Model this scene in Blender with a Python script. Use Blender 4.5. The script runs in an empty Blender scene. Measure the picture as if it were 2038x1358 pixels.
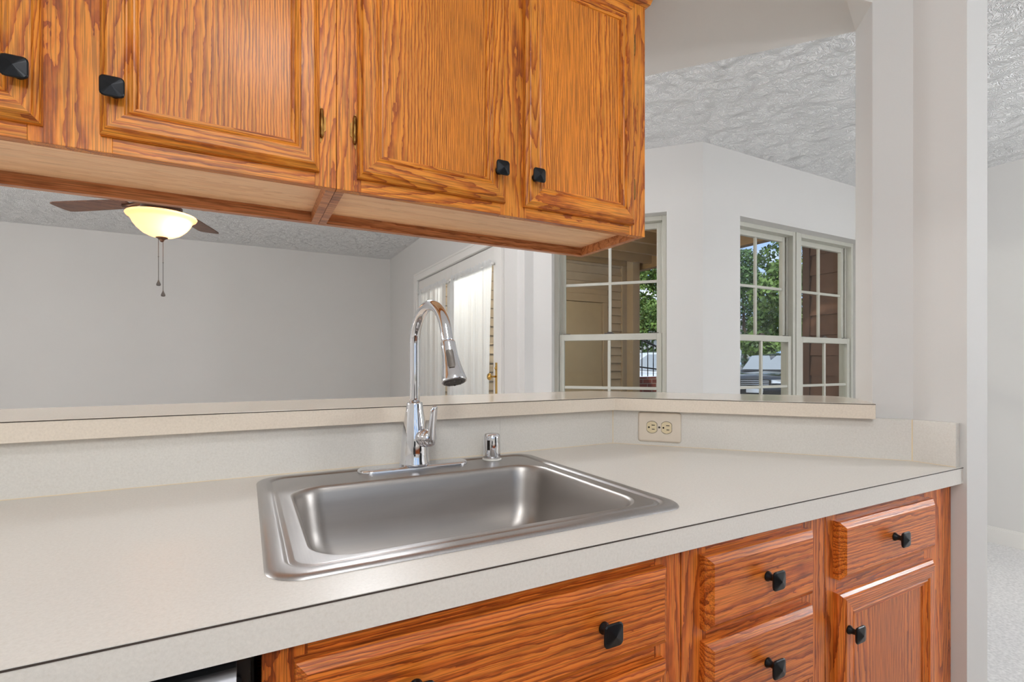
import bpy, math, random
from mathutils import Vector, Matrix
import numpy as np

# ------------------------------------------------------------------ camera, world, sun, exposure
S = bpy.context.scene
C = S.collection
R = math.radians
CZ = 1.154                      # eye height
FPX = 995.0
cam_d = bpy.data.cameras.new('camera'); cam = bpy.data.objects.new('camera', cam_d); C.objects.link(cam)
cam.location = (0, 0, CZ); cam.rotation_euler = (R(90), 0, R(-28))
cam_d.sensor_width = 36; cam_d.lens = FPX / 2038 * 36; cam_d.shift_y = 46 / 2038
cam_d.clip_start = 0.02; cam_d.clip_end = 300
S.camera = cam
S.view_settings.view_transform = 'Standard'; S.view_settings.look = 'None'
S.view_settings.gamma = 1; S.view_settings.use_curve_mapping = False
S.view_settings.exposure = -0.45
try:
    S.cycles.max_bounces = 10; S.cycles.diffuse_bounces = 6; S.cycles.glossy_bounces = 5
    S.cycles.transparent_max_bounces = 16; S.cycles.transmission_bounces = 8
    S.cycles.use_denoising = True; S.cycles.sample_clamp_indirect = 6
except Exception: pass

def lin(c):
    return tuple(((v/255)/12.92 if v/255 <= .04045 else ((v/255+.055)/1.055)**2.4) for v in c)

SKY = 1.7
w = bpy.data.worlds.new('sky'); S.world = w; w.use_nodes = True
nt = w.node_tree; nt.nodes.clear()
o = nt.nodes.new('ShaderNodeOutputWorld'); b = nt.nodes.new('ShaderNodeBackground')
tc = nt.nodes.new('ShaderNodeTexCoord'); nz = nt.nodes.new('ShaderNodeTexNoise')
mp = nt.nodes.new('ShaderNodeMapping'); mp.inputs['Scale'].default_value = (1, 1, 2.6)
nz.inputs['Scale'].default_value = 7; nz.inputs['Detail'].default_value = 6
rp = nt.nodes.new('ShaderNodeValToRGB')
rp.color_ramp.elements[0].position = .44; rp.color_ramp.elements[0].color = (.42, .60, .95, 1)
rp.color_ramp.elements[1].position = .60; rp.color_ramp.elements[1].color = (.93, .95, 1.0, 1)
nt.links.new(tc.outputs['Generated'], mp.inputs[0]); nt.links.new(mp.outputs[0], nz.inputs['Vector'])
nt.links.new(nz.outputs['Fac'], rp.inputs[0]); nt.links.new(rp.outputs[0], b.inputs[0])
b.inputs[1].default_value = SKY; nt.links.new(b.outputs[0], o.inputs[0])

sun_d = bpy.data.lights.new('sun', 'SUN'); sun = bpy.data.objects.new('sun', sun_d); C.objects.link(sun)
sun_d.energy = 3.4; sun_d.angle = R(2); sun_d.color = (1, .95, .86)
sun.rotation_euler = Vector((.42, .55, -.72)).to_track_quat('-Z', 'Y').to_euler()
sun.location = (0, 0, 12)

# ------------------------------------------------------------------ materials
MATS = {}
def newmat(name):
    m = bpy.data.materials.new(name); m.use_nodes = True
    n = m.node_tree.nodes; l = m.node_tree.links
    return m, n, l, n['Principled BSDF']
def setp(p, **k):
    names = dict(col='Base Color', rough='Roughness', metal='Metallic', spec='Specular IOR Level', coat='Coat Weight',
                 coatr='Coat Roughness', trans='Transmission Weight', ior='IOR', emis='Emission Strength', emc='Emission Color', aniso='Anisotropic')
    for a, v in k.items():
        if a in ('col', 'emc'): v = (*v, 1)
        p.inputs[names[a]].default_value = v
def plain(name, rgb, rough=.5, var=.03, scale=30, bump=0, bscale=200, **k):
    m, n, l, p = newmat(name); c = lin(rgb)
    setp(p, rough=rough, **k)
    t = n.new('ShaderNodeTexCoord'); z = n.new('ShaderNodeTexNoise'); z.inputs['Scale'].default_value = scale; z.inputs['Detail'].default_value = 4
    l.new(t.outputs['Object'], z.inputs['Vector'])
    r = n.new('ShaderNodeValToRGB'); r.color_ramp.elements[0].position = .3; r.color_ramp.elements[1].position = .7
    r.color_ramp.elements[0].color = (*[max(0, v*(1-var)) for v in c], 1); r.color_ramp.elements[1].color = (*[min(1, v*(1+var)) for v in c], 1)
    l.new(z.outputs['Fac'], r.inputs[0]); l.new(r.outputs[0], p.inputs['Base Color'])
    if bump:
        z2 = n.new('ShaderNodeTexNoise'); z2.inputs['Scale'].default_value = bscale; z2.inputs['Detail'].default_value = 3
        l.new(t.outputs['Object'], z2.inputs['Vector'])
        bn = n.new('ShaderNodeBump'); bn.inputs['Strength'].default_value = bump; bn.inputs['Distance'].default_value = .002
        l.new(z2.outputs['Fac'], bn.inputs['Height']); l.new(bn.outputs[0], p.inputs['Normal'])
    return m

def wood(name, axis, light, mid, dark, rough=.38, lines=46, nscale=8, amp=20, coat=.12, along=.075, seed=0.0, pore=.6):
    m, n, l, p = newmat(name)
    t = n.new('ShaderNodeTexCoord'); oi = n.new('ShaderNodeObjectInfo')
    vm = n.new('ShaderNodeVectorMath'); vm.operation = 'SCALE'; vm.inputs[0].default_value = (7.3, 3.1, 5.7)
    l.new(oi.outputs['Random'], vm.inputs['Scale'])
    ad = n.new('ShaderNodeVectorMath'); ad.operation = 'ADD'; l.new(t.outputs['Object'], ad.inputs[0]); l.new(vm.outputs[0], ad.inputs[1])
    ad2 = n.new('ShaderNodeVectorMath'); ad2.operation = 'ADD'; l.new(ad.outputs[0], ad2.inputs[0]); ad2.inputs[1].default_value = (seed, seed*2, seed*3)
    def mapped(sc_across, sc_along):
        mpn = n.new('ShaderNodeMapping'); s = [sc_across]*3; s[axis] = sc_along
        mpn.inputs['Scale'].default_value = s; l.new(ad2.outputs[0], mpn.inputs[0]); return mpn
    ma = mapped(1, along)
    na = n.new('ShaderNodeTexNoise'); na.inputs['Scale'].default_value = nscale; na.inputs['Detail'].default_value = 2; na.inputs['Roughness'].default_value = .35
    l.new(ma.outputs[0], na.inputs['Vector'])
    # fine wobble
    mb = mapped(1, .25); nb = n.new('ShaderNodeTexNoise'); nb.inputs['Scale'].default_value = 90; nb.inputs['Detail'].default_value = 3
    l.new(mb.outputs[0], nb.inputs['Vector'])
    sx = n.new('ShaderNodeSeparateXYZ'); l.new(ad2.outputs[0], sx.inputs[0])
    acr = sx.outputs[2 if axis == 0 else 0]
    def M(op, a, bb, c=None):
        q = n.new('ShaderNodeMath'); q.operation = op
        for i, v in enumerate((a, bb) + ((c,) if c is not None else ())):
            if isinstance(v, (int, float)): q.inputs[i].default_value = v
            else: l.new(v, q.inputs[i])
        return q.outputs[0]
    v = M('MULTIPLY_ADD', na.outputs['Fac'], amp, M('MULTIPLY', acr, lines))
    v = M('MULTIPLY_ADD', nb.outputs['Fac'], 1.1, v)
    fr = M('FRACT', v, 0)
    r = n.new('ShaderNodeValToRGB'); e = r.color_ramp.elements
    e[0].position = 0; e[0].color = (*dark, 1); e[1].position = 1; e[1].color = (*mid, 1)
    for pos, c in ((.10, [(a*.75+bb*.25) for a, bb in zip(dark, mid)]), (.34, mid), (.58, light), (.9, light)):
        q = e.new(pos); q.color = (*c, 1)
    l.new(fr, r.inputs[0])
    # pores
    mc = mapped(1, .022); ncn = n.new('ShaderNodeTexNoise'); ncn.inputs['Scale'].default_value = 620; ncn.inputs['Detail'].default_value = 1
    l.new(mc.outputs[0], ncn.inputs['Vector'])
    pr = n.new('ShaderNodeMapRange'); pr.inputs[1].default_value = .38; pr.inputs[2].default_value = .56; pr.inputs[3].default_value = pore; pr.inputs[4].default_value = 1.06
    l.new(ncn.outputs['Fac'], pr.inputs[0])
    # slow colour change
    md = mapped(1, .3); nd = n.new('ShaderNodeTexNoise'); nd.inputs['Scale'].default_value = 4; l.new(md.outputs[0], nd.inputs['Vector'])
    dr = n.new('ShaderNodeMapRange'); dr.inputs[1].default_value = .3; dr.inputs[2].default_value = .7; dr.inputs[3].default_value = .86; dr.inputs[4].default_value = 1.12
    l.new(nd.outputs['Fac'], dr.inputs[0])
    mul = M('MULTIPLY', pr.outputs[0], dr.outputs[0])
    vs = n.new('ShaderNodeVectorMath'); vs.operation = 'SCALE'; l.new(r.outputs[0], vs.inputs[0]); l.new(mul, vs.inputs['Scale'])
    l.new(vs.outputs[0], p.inputs['Base Color'])
    setp(p, spec=.38)
    bn = n.new('ShaderNodeBump'); bn.inputs['Strength'].default_value = .22; bn.inputs['Distance'].default_value = .0006
    l.new(pr.outputs[0], bn.inputs['Height']); l.new(bn.outputs[0], p.inputs['Normal'])
    setp(p, rough=rough, coat=coat, coatr=.18)
    return m

OL, OM, OD = lin((225, 141, 46)), lin((209, 120, 32)), lin((156, 72, 14))
oakV = wood('oak_vertical', 2, OL, OM, OD, lines=20, amp=48, nscale=6)
oakP = wood('oak_panel', 2, OL, OM, OD, lines=150, amp=46, nscale=4.5, seed=3.3)
oakH = wood('oak_horizontal', 0, OL, OM, OD, lines=20, amp=48, nscale=6, seed=1.7)
SHL, SHM, SHD = lin((213, 119, 44)), lin((198, 99, 32)), lin((138, 60, 16))  # same oak, weaker light on the lower cabinets put into the colour
shadedV = wood('oak_shaded_vertical', 2, SHL, SHM, SHD, lines=20, amp=48, nscale=6, seed=5.1)
shadedP = wood('oak_shaded_panel', 2, SHL, SHM, SHD, lines=150, amp=46, nscale=4.5, seed=6.3)
shadedH = wood('oak_shaded_horizontal', 0, SHL, SHM, SHD, lines=110, amp=34, nscale=6, along=.045, seed=7.7, rough=.33)
oakE = wood('oak_edge', 0, lin((206, 140, 92)), lin((192, 124, 78)), lin((156, 92, 54)), seed=2.2)
veneer = wood('pale_veneer', 0, lin((246, 204, 160)), lin((243, 199, 154)), lin((234, 186, 140)), lines=20, amp=10, pore=.9, rough=.45, coat=.05, seed=4.4)

def laminate(name, rgb, rough=.33):
    m, n, l, p = newmat(name); c = lin(rgb)
    t = n.new('ShaderNodeTexCoord')
    a = n.new('ShaderNodeTexNoise'); a.inputs['Scale'].default_value = 260; a.inputs['Detail'].default_value = 5; a.inputs['Roughness'].default_value = .7
    l.new(t.outputs['Object'], a.inputs['Vector'])
    r = n.new('ShaderNodeValToRGB'); e = r.color_ramp.elements
    e[0].position = .30; e[0].color = (c[0]*.92, c[1]*.90, c[2]*.86, 1); e[1].position = .68; e[1].color = (*[min(1, v*1.04) for v in c], 1)
    q = e.new(.43); q.color = (*[v*.96 for v in c], 1)
    l.new(a.outputs['Fac'], r.inputs[0]); l.new(r.outputs[0], p.inputs['Base Color'])
    setp(p, rough=rough, spec=.5)
    bn = n.new('ShaderNodeBump'); bn.inputs['Strength'].default_value = .08; bn.inputs['Distance'].default_value = .0004
    l.new(a.outputs['Fac'], bn.inputs['Height']); l.new(bn.outputs[0], p.inputs['Normal'])
    return m
LAM = laminate('cream_laminate', (220, 216, 209))
LEDGE = laminate('cream_ledge_laminate', (230, 218, 202), .14)
SEAM = plain('dark_seam', (62, 52, 46), .6)
CAULK = plain('yellowed_caulk', (226, 208, 176), .6)
paint = plain('wall_paint', (213, 211.5, 209), .75, .008, 3, .08, 350)
paintW = plain('white_trim_paint', (226, 224, 220), .45, .01, 5)
soff = plain('smooth_ceiling_paint', (222, 220, 216), .8, .008, 3)
blackm = plain('black_metal', (26, 27, 30), .34, .1, 60, metal=.55)
brass = plain('aged_brass', (150, 112, 60), .38, .25, 120, metal=1)
goldm = plain('bright_brass', (205, 165, 90), .25, .05, 50, metal=1)
chrome = plain('chrome', (225, 226, 230), .05, .01, 10, metal=1)
darkgrey = plain('dark_grey_rubber', (84, 78, 74), .5)
whitepl = plain('white_plastic', (232, 230, 222), .4)
vinyl = plain('window_vinyl', (192, 191, 181), .45, .02, 20)
ivory = plain('ivory_plastic', (222, 206, 170), .38)
almond = plain('almond_plate', (222, 210, 194), .42)
blackp = plain('black_plastic', (18, 18, 19), .35)
slotm = plain('dark_slot', (30, 22, 16), .8)

def steel(name, rgb, rough, ax, st=1.0):
    m, n, l, p = newmat(name)
    t = n.new('ShaderNodeTexCoord'); mpn = n.new('ShaderNodeMapping'); s = [400]*3; s[ax] = 8; mpn.inputs['Scale'].default_value = s
    l.new(t.outputs['Object'], mpn.inputs[0]); z = n.new('ShaderNodeTexNoise'); z.inputs['Scale'].default_value = 1; z.inputs['Detail'].default_value = 2
    l.new(mpn.outputs[0], z.inputs['Vector'])
    c = lin(rgb); r = n.new('ShaderNodeValToRGB'); r.color_ramp.elements[0].position = .3; r.color_ramp.elements[1].position = .7
    r.color_ramp.elements[0].color = (*[v*(1-.14*st) for v in c], 1); r.color_ramp.elements[1].color = (*[min(1, v*(1+.08*st)) for v in c], 1)
    l.new(z.outputs['Fac'], r.inputs[0]); l.new(r.outputs[0], p.inputs['Base Color'])
    mr = n.new('ShaderNodeMapRange'); mr.inputs[3].default_value = rough*.85; mr.inputs[4].default_value = rough*1.2
    l.new(z.outputs['Fac'], mr.inputs[0]); l.new(mr.outputs[0], p.inputs['Roughness'])
    bn = n.new('ShaderNodeBump'); bn.inputs['Strength'].default_value = .05*st; bn.inputs['Distance'].default_value = .0005
    l.new(z.outputs['Fac'], bn.inputs['Height']); l.new(bn.outputs[0], p.inputs['Normal'])
    p.inputs['Metallic'].default_value = 1
    return m
STEEL = steel('sink_steel', (170, 165, 161), .36, 0, .15)
STEELRIM = steel('sink_rim_steel', (178, 175, 174), .35, 1, .4)
DWSTEEL = steel('dishwasher_steel', (140, 140, 144), .42, 0, .4)

def glassmat():
    m, n, l, p = newmat('window_glass'); n.remove(p)
    out = n['Material Output']; tr = n.new('ShaderNodeBsdfTransparent'); tr.inputs[0].default_value = (.94, .96, .95, 1)
    gl = n.new('ShaderNodeBsdfGlossy'); gl.inputs['Roughness'].default_value = .01
    f = n.new('ShaderNodeFresnel'); f.inputs[0].default_value = 1.4
    mx = n.new('ShaderNodeMixShader'); ge = n.new('ShaderNodeNewGeometry'); inv = n.new('ShaderNodeMath'); inv.operation = 'SUBTRACT'; inv.inputs[0].default_value = 1; l.new(ge.outputs['Backfacing'], inv.inputs[1])
    mu_ = n.new('ShaderNodeMath'); mu_.operation = 'MULTIPLY'; l.new(f.outputs[0], mu_.inputs[0]); l.new(inv.outputs[0], mu_.inputs[1]); l.new(mu_.outputs[0], mx.inputs[0]); l.new(tr.outputs[0], mx.inputs[1]); l.new(gl.outputs[0], mx.inputs[2])
    l.new(mx.outputs[0], out.inputs[0]); return m
glass = glassmat()
def curtainmat():
    m, n, l, p = newmat('sheer_curtain'); out = n['Material Output']; n.remove(p)
    d = n.new('ShaderNodeBsdfDiffuse'); d.inputs[0].default_value = (.86, .86, .85, 1)
    t = n.new('ShaderNodeBsdfTranslucent'); t.inputs[0].default_value = (.9, .93, .96, 1)
    tr = n.new('ShaderNodeBsdfTransparent')
    z = n.new('ShaderNodeTexNoise'); z.inputs['Scale'].default_value = 300; tcn = n.new('ShaderNodeTexCoord'); l.new(tcn.outputs['Object'], z.inputs['Vector'])
    a = n.new('ShaderNodeMixShader'); a.inputs[0].default_value = .6; l.new(d.outputs[0], a.inputs[1]); l.new(t.outputs[0], a.inputs[2])
    mr = n.new('ShaderNodeMapRange'); mr.inputs[3].default_value = .06; mr.inputs[4].default_value = .22; l.new(z.outputs['Fac'], mr.inputs[0])
    bb = n.new('ShaderNodeMixShader'); l.new(mr.outputs[0], bb.inputs[0]); l.new(a.outputs[0], bb.inputs[1]); l.new(tr.outputs[0], bb.inputs[2])
    l.new(bb.outputs[0], out.inputs[0]); return m
curt = curtainmat()
def lampglass(name, col, strength):
    m, n, l, p = newmat(name); out = n['Material Output']; n.remove(p)
    t = n.new('ShaderNodeBsdfTranslucent'); t.inputs[0].default_value = (*col, 1)
    d = n.new('ShaderNodeBsdfPrincipled'); d.inputs['Base Color'].default_value = (*col, 1); d.inputs['Roughness'].default_value = .3
    e = n.new('ShaderNodeEmission'); e.inputs[0].default_value = (*col, 1); e.inputs[1].default_value = strength
    z = n.new('ShaderNodeTexNoise'); z.inputs['Scale'].default_value = 6
    a = n.new('ShaderNodeMixShader'); a.inputs[0].default_value = .45; l.new(t.outputs[0], a.inputs[1]); l.new(d.outputs[0], a.inputs[2])
    s = n.new('ShaderNodeAddShader'); l.new(a.outputs[0], s.inputs[0]); l.new(e.outputs[0], s.inputs[1]); l.new(s.outputs[0], out.inputs[0])
    return m
bowlglass = lampglass('amber_bowl_glass', (1.0, .62, .34), .42)

def ceilmat():
    m, n, l, p = newmat('stomped_ceiling_texture'); setp(p, rough=.85, col=lin((238, 238, 238)))
    t = n.new('ShaderNodeTexCoord')
    a = n.new('ShaderNodeTexNoise'); a.inputs['Scale'].default_value = 9; a.inputs['Detail'].default_value = 2
    l.new(t.outputs['Object'], a.inputs['Vector'])
    ml = n.new('ShaderNodeVectorMath'); ml.operation = 'SCALE'; l.new(a.outputs['Color'], ml.inputs[0]); ml.inputs['Scale'].default_value = .5
    ad = n.new('ShaderNodeVectorMath'); ad.operation = 'ADD'; l.new(t.outputs['Object'], ad.inputs[0]); l.new(ml.outputs[0], ad.inputs[1])
    wv = n.new('ShaderNodeTexWave'); wv.inputs['Scale'].default_value = 17; wv.inputs['Distortion'].default_value = 9; wv.inputs['Detail'].default_value = 3; wv.inputs['Detail Scale'].default_value = 1.6
    l.new(ad.outputs[0], wv.inputs['Vector'])
    bn = n.new('ShaderNodeBump'); bn.inputs['Strength'].default_value = .9; bn.inputs['Distance'].default_value = .0050
    l.new(wv.outputs['Fac'], bn.inputs['Height']); l.new(bn.outputs[0], p.inputs['Normal'])
    return m
ceilm = ceilmat()
carpet = plain('pale_carpet', (216, 214, 213), .95, .16, 90, .9, 300)
tile = plain('kitchen_vinyl_floor', (196, 182, 164), .4, .08, 8)

# exterior
siding = plain('tan_siding', (178, 160, 136), .7, .04, 12)
sidingtrim = plain('tan_trim', (172, 152, 124), .6, .03, 12)
doortan = plain('tan_door', (174, 156, 126), .6, .03, 10)
deckm = plain('tan_deck_lumber', (158, 128, 88), .7, .08, 10)
brownsid = wood('weathered_brown_siding', 0, lin((122, 88, 66)), lin((112, 78, 58)), lin((84, 56, 44)), rough=.7, coat=0, lines=9, amp=6, seed=9.1)
def brickmat():
    m, n, l, p = newmat('red_brick'); t = n.new('ShaderNodeTexCoord'); mpn = n.new('ShaderNodeMapping')
    mpn.inputs['Rotation'].default_value = (R(90), 0, 0)
    l.new(t.outputs['Object'], mpn.inputs[0]); bk = n.new('ShaderNodeTexBrick'); l.new(mpn.outputs[0], bk.inputs['Vector'])
    bk.inputs['Scale'].default_value = 1; bk.inputs['Brick Width'].default_value = .2; bk.inputs['Row Height'].default_value = .075; bk.inputs['Mortar Size'].default_value = .007
    bk.inputs['Color1'].default_value = (*lin((140, 72, 54)), 1); bk.inputs['Color2'].default_value = (*lin((112, 58, 46)), 1); bk.inputs['Mortar'].default_value = (*lin((150, 130, 115)), 1)
    l.new(bk.outputs['Color'], p.inputs['Base Color']); setp(p, rough=.85); return m
brick = brickmat()
def leafmat(name, a, bcol):
    m, n, l, p = newmat(name); oi = n.new('ShaderNodeTexCoord'); z = n.new('ShaderNodeTexNoise'); z.inputs['Scale'].default_value = 3; z.inputs['Detail'].default_value = 5
    l.new(oi.outputs['Object'], z.inputs['Vector']); r = n.new('ShaderNodeValToRGB')
    r.color_ramp.elements[0].position = .35; r.color_ramp.elements[1].position = .65
    r.color_ramp.elements[0].color = (*lin(a), 1); r.color_ramp.elements[1].color = (*lin(bcol), 1)
    l.new(z.outputs['Fac'], r.inputs[0]); l.new(r.outputs[0], p.inputs['Base Color']); setp(p, rough=.5)
    return m
leafA = leafmat('leaves_mid_green', (58, 84, 36), (134, 164, 78))
leafB = leafmat('leaves_dark_green', (42, 68, 38), (98, 134, 70))
bark = plain('bark', (92, 78, 66), .9, .2, 20)
asphalt = plain('asphalt', (120, 120, 120), .9, .08, 40)
concrete = plain('concrete', (176, 172, 164), .85, .05, 20)
carblack = plain('car_black_paint', (24, 25, 30), .15, .02, 5, coat=1.0)
carwhite = plain('car_white_paint', (226, 228, 230), .2, .01, 5, coat=1.0)
carglass = plain('car_glass', (168, 172, 174), .22, .02, 5, metal=.3)
tyre = plain('tyre_rubber', (30, 30, 30), .8)
lampclear = plain('headlight_lens', (225, 228, 232), .1, .02, 8, metal=.4)
iron = plain('black_iron', (28, 28, 30), .5, .1, 20, metal=.3)
roofm = plain('grey_shingles', (128, 126, 128), .85, .12, 14)
housem = plain('pale_house_siding', (206, 206, 200), .7, .03, 6)

# ------------------------------------------------------------------ mesh builder
class MB:
    def __init__(s): s.v = []; s.f = []; s.m = []; s.sm = []
    def add(s, vs, fs, mat=0, smooth=False):
        k = len(s.v); s.v += [tuple(map(float, q)) for q in vs]
        for f in fs: s.f.append(tuple(k+i for i in f)); s.m.append(mat); s.sm.append(smooth)
    def box(s, x0, x1, y0, y1, z0, z1, mat=0, bev=0):
        if x0 > x1: x0, x1 = x1, x0
        if y0 > y1: y0, y1 = y1, y0
        if z0 > z1: z0, z1 = z1, z0
        vs = [(x, y, z) for z in (z0, z1) for x, y in ((x0, y0), (x1, y0), (x1, y1), (x0, y1))]
        s.add(vs, [(3, 2, 1, 0), (4, 5, 6, 7), (0, 1, 5, 4), (1, 2, 6, 5), (2, 3, 7, 6), (3, 0, 4, 7)], mat)
    def prism(s, pts, z0, z1, mat=0):
        n = len(pts); a = sum(pts[i][0]*pts[(i+1) % n][1]-pts[(i+1) % n][0]*pts[i][1] for i in range(n))
        if a < 0: pts = pts[::-1]
        zz0 = z0 if isinstance(z0, (list, tuple)) else [z0]*n
        if a < 0 and isinstance(z0, (list, tuple)): zz0 = list(z0)[::-1]
        vs = [(*p, zz0[i]) for i, p in enumerate(pts)] + [(*p, z1) for p in pts]
        s.add(vs, [tuple(range(n))[::-1], tuple(range(n, 2*n))] + [(i, (i+1) % n, n+(i+1) % n, n+i) for i in range(n)], mat)
    def loft(s, rings, mat=0, smooth=True, cap0=False, cap1=False, closed=True):
        k = len(s.v); n = len(rings[0])
        for r in rings: s.v += [tuple(map(float, q)) for q in r]
        for i in range(len(rings)-1):
            for j in range(n if closed else n-1):
                a = k+i*n+j; b2 = k+i*n+(j+1) % n
                s.f.append((a, b2, b2+n, a+n)); s.m.append(mat); s.sm.append(smooth)
        if cap0: s.f.append(tuple(k+j for j in range(n))[::-1]); s.m.append(mat); s.sm.append(False)
        if cap1: s.f.append(tuple(k+(len(rings)-1)*n+j for j in range(n))); s.m.append(mat); s.sm.append(False)
    def lathe(s, prof, base=(0, 0, 0), axis=(0, 0, 1), n=32, mat=0, cap0=True, cap1=True, smooth=True):
        ax = Vector(axis).normalized(); u = ax.orthogonal().normalized(); w2 = ax.cross(u); B = Vector(base)
        rings = [[B+ax*h+(u*math.cos(2*math.pi*j/n)+w2*math.sin(2*math.pi*j/n))*r for j in range(n)] for r, h in prof]
        s.loft(rings, mat, smooth, cap0, cap1)
    def tube(s, pts, rad, n=16, mat=0, cap=True):
        P = [Vector(p) for p in pts]; rads = rad if isinstance(rad, (list, tuple)) else [rad]*len(P)
        t = [(P[min(i+1, len(P)-1)]-P[max(i-1, 0)]).normalized() for i in range(len(P))]
        u = t[0].orthogonal().normalized(); rings = []
        for i in range(len(P)):
            u = (u-t[i]*u.dot(t[i])).normalized(); w2 = t[i].cross(u)
            rings.append([P[i]+(u*math.cos(2*math.pi*j/n)+w2*math.sin(2*math.pi*j/n))*rads[i] for j in range(n)])
        s.loft(rings, mat, True, cap, cap)
    def build(s, name, mats, parent=None, local=False, bevel=0, sharp=35):
        me = bpy.data.meshes.new(name)
        vs = s.v
        root = parent
        if parent is not None and not local:
            while root.parent: root = root.parent
            M = Matrix.LocRotScale(root.location, root.rotation_euler, None).inverted()
            vs = [tuple(M @ Vector(q)) for q in s.v]
        me.from_pydata(vs, [], s.f)
        if not isinstance(mats, (list, tuple)): mats = [mats]
        for m in mats: me.materials.append(m)
        me.polygons.foreach_set('material_index', s.m); me.polygons.foreach_set('use_smooth', s.sm)
        me.update()
        ob = bpy.data.objects.new(name, me); C.objects.link(ob)
        if parent is not None: ob.parent = parent
        if bevel:
            md = ob.modifiers.new('bevel', 'BEVEL'); md.width = bevel; md.segments = 2; md.limit_method = 'ANGLE'; md.angle_limit = R(40)
            md.harden_normals = False
        return ob
def thing(name, label, cat, loc=(0, 0, 0), rotz=0, group=None):
    o = bpy.data.objects.new(name, None); C.objects.link(o); o.empty_display_size = .05
    o.location = loc; o.rotation_euler = (0, 0, rotz); o['label'] = label; o['category'] = cat
    if group: o['group'] = group
    return o
def tag(o, label, cat, group=None, kind=None):
    o['label'] = label; o['category'] = cat
    if group: o['group'] = group
    if kind: o['kind'] = kind
    return o
def struct(o, label=None):
    o['kind'] = 'structure'
    if label: o['label'] = label
    return o
def rr(x0, x1, y0, y1, r, z, seg=8):
    pts = []
    for cx, cy, a0 in ((x1-r, y1-r, 0), (x0+r, y1-r, 90), (x0+r, y0+r, 180), (x1-r, y0+r, 270)):
        for i in range(seg+1):
            a = R(a0+90*i/seg); pts.append((cx+r*math.cos(a), cy+r*math.sin(a), z))
    return pts
def at(px, y):                 # plan x of the sight line through a photo column at depth y
    return y*math.tan(R(28)+math.atan((px-1019)/FPX))

CT = .914                       # counter top height
ZS = CZ+.96                     # soffit underside
ZC = CZ+1.30                    # room ceiling

# ------------------------------------------------------------------ room shell
Wd = Vector((.638, -.770)).normalized(); Wn = Vector((.770, .638)).normalized()
B1 = Vector((.983, 1.197)); B2 = Vector((1.455, .627))
N0 = Vector((.998, 1.21)); Q = Vector((1.421, .6995)); P = Q+Wn*.17
CX = 1.475; YE = .528; XE = 1.583
bend = Vector((1.072, 1.387))
C1 = (1.57, 2.88); C2 = (2.356, 2.054)

HOUSE = [(-3.7, -1.8), (4.5, -1.8), (4.5, 2.224), (2.45, 2.224), (1.72, 2.99), (1.72, 6.4), (-3.7, 6.4)]
m = MB(); m.prism(HOUSE, -.12, -.02); struct(m.build('floor', carpet), 'pale grey carpet in the next room')
m = MB(); m.prism([(-2.0, -1.6), (1.5, -1.6), (1.5, .6), (1.0, 1.2), (-2.0, 1.2)], -.02, .0); struct(m.build('floor_kitchen', tile))
m = MB(); m.prism(HOUSE, ZC, ZC+.12); struct(m.build('ceiling', ceilm), 'white stomp-textured ceiling')
m = MB(); m.box(-3.6, 1.72, 6.2, 6.35, -.02, ZC); struct(m.build('wall_far', paint))
m = MB(); m.box(-3.65, -3.5, 1.217, 6.2, -.02, ZC); struct(m.build('wall_left', paint))
m = MB(); m.box(-3.5, -1.9, 1.217, 1.387, -.02, ZC); m.box(-2.05, -1.9, -1.6, 1.217, -.02, ZC); struct(m.build('wall_kitchen_left', paint))
KX0, KX1, KZ0, KZ1 = -.95, 1.25, 1.02, 2.12
m = MB(); m.box(-2.05, KX0, -1.75, -1.6, -.02, ZC); m.box(KX1, 4.5, -1.75, -1.6, -.02, ZC); m.box(KX0, KX1, -1.75, -1.6, KZ1, ZC); m.box(KX0, KX1, -1.75, -1.6, -.02, KZ0); struct(m.build('wall_back', paint))
m = MB(); m.box(4.34, 4.5, -1.6, 2.25, -.02, ZC); struct(m.build('wall_right', paint))
# half wall under the ledge, the column at its end and the header over the opening
m = MB(); m.prism([(-1.9, 1.217), (N0.x-.006, 1.217), tuple(Q), tuple(P), tuple(bend), (-1.9, 1.387)], -.02, CT+.102)
struct(m.build('wall_half', paint), 'half wall under the bar ledge')
m = MB(); m.prism([tuple(Q), (CX, .634), (CX, YE), (XE, YE), (XE, .70), tuple(P)], -.02, ZC)
struct(m.build('wall_column', paint), 'white wall end beside the pass-through')
A2 = (1.38, .743)
m = MB()
m.prism([(-1.9, .93), (.93, .93), (1.12, .84), A2, tuple(P), tuple(bend), (-1.9, 1.387)], ZS, ZC)
m.prism([A2, tuple(Q), tuple(P)], [ZS, ZS-.03, ZS], ZC)
struct(m.build('wall_soffit', soff), 'smooth soffit over the pass-through')
# patio wall with the french doors
DY0, DY1, DZ = 3.16, 5.06, 2.02
m = MB(); m.box(1.58, 1.72, 2.80, DY0, -.02, ZC); m.box(1.58, 1.72, DY1, 6.2, -.02, ZC); m.box(1.58, 1.72, DY0, DY1, DZ, ZC)
struct(m.build('wall_patio', paint))
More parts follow.
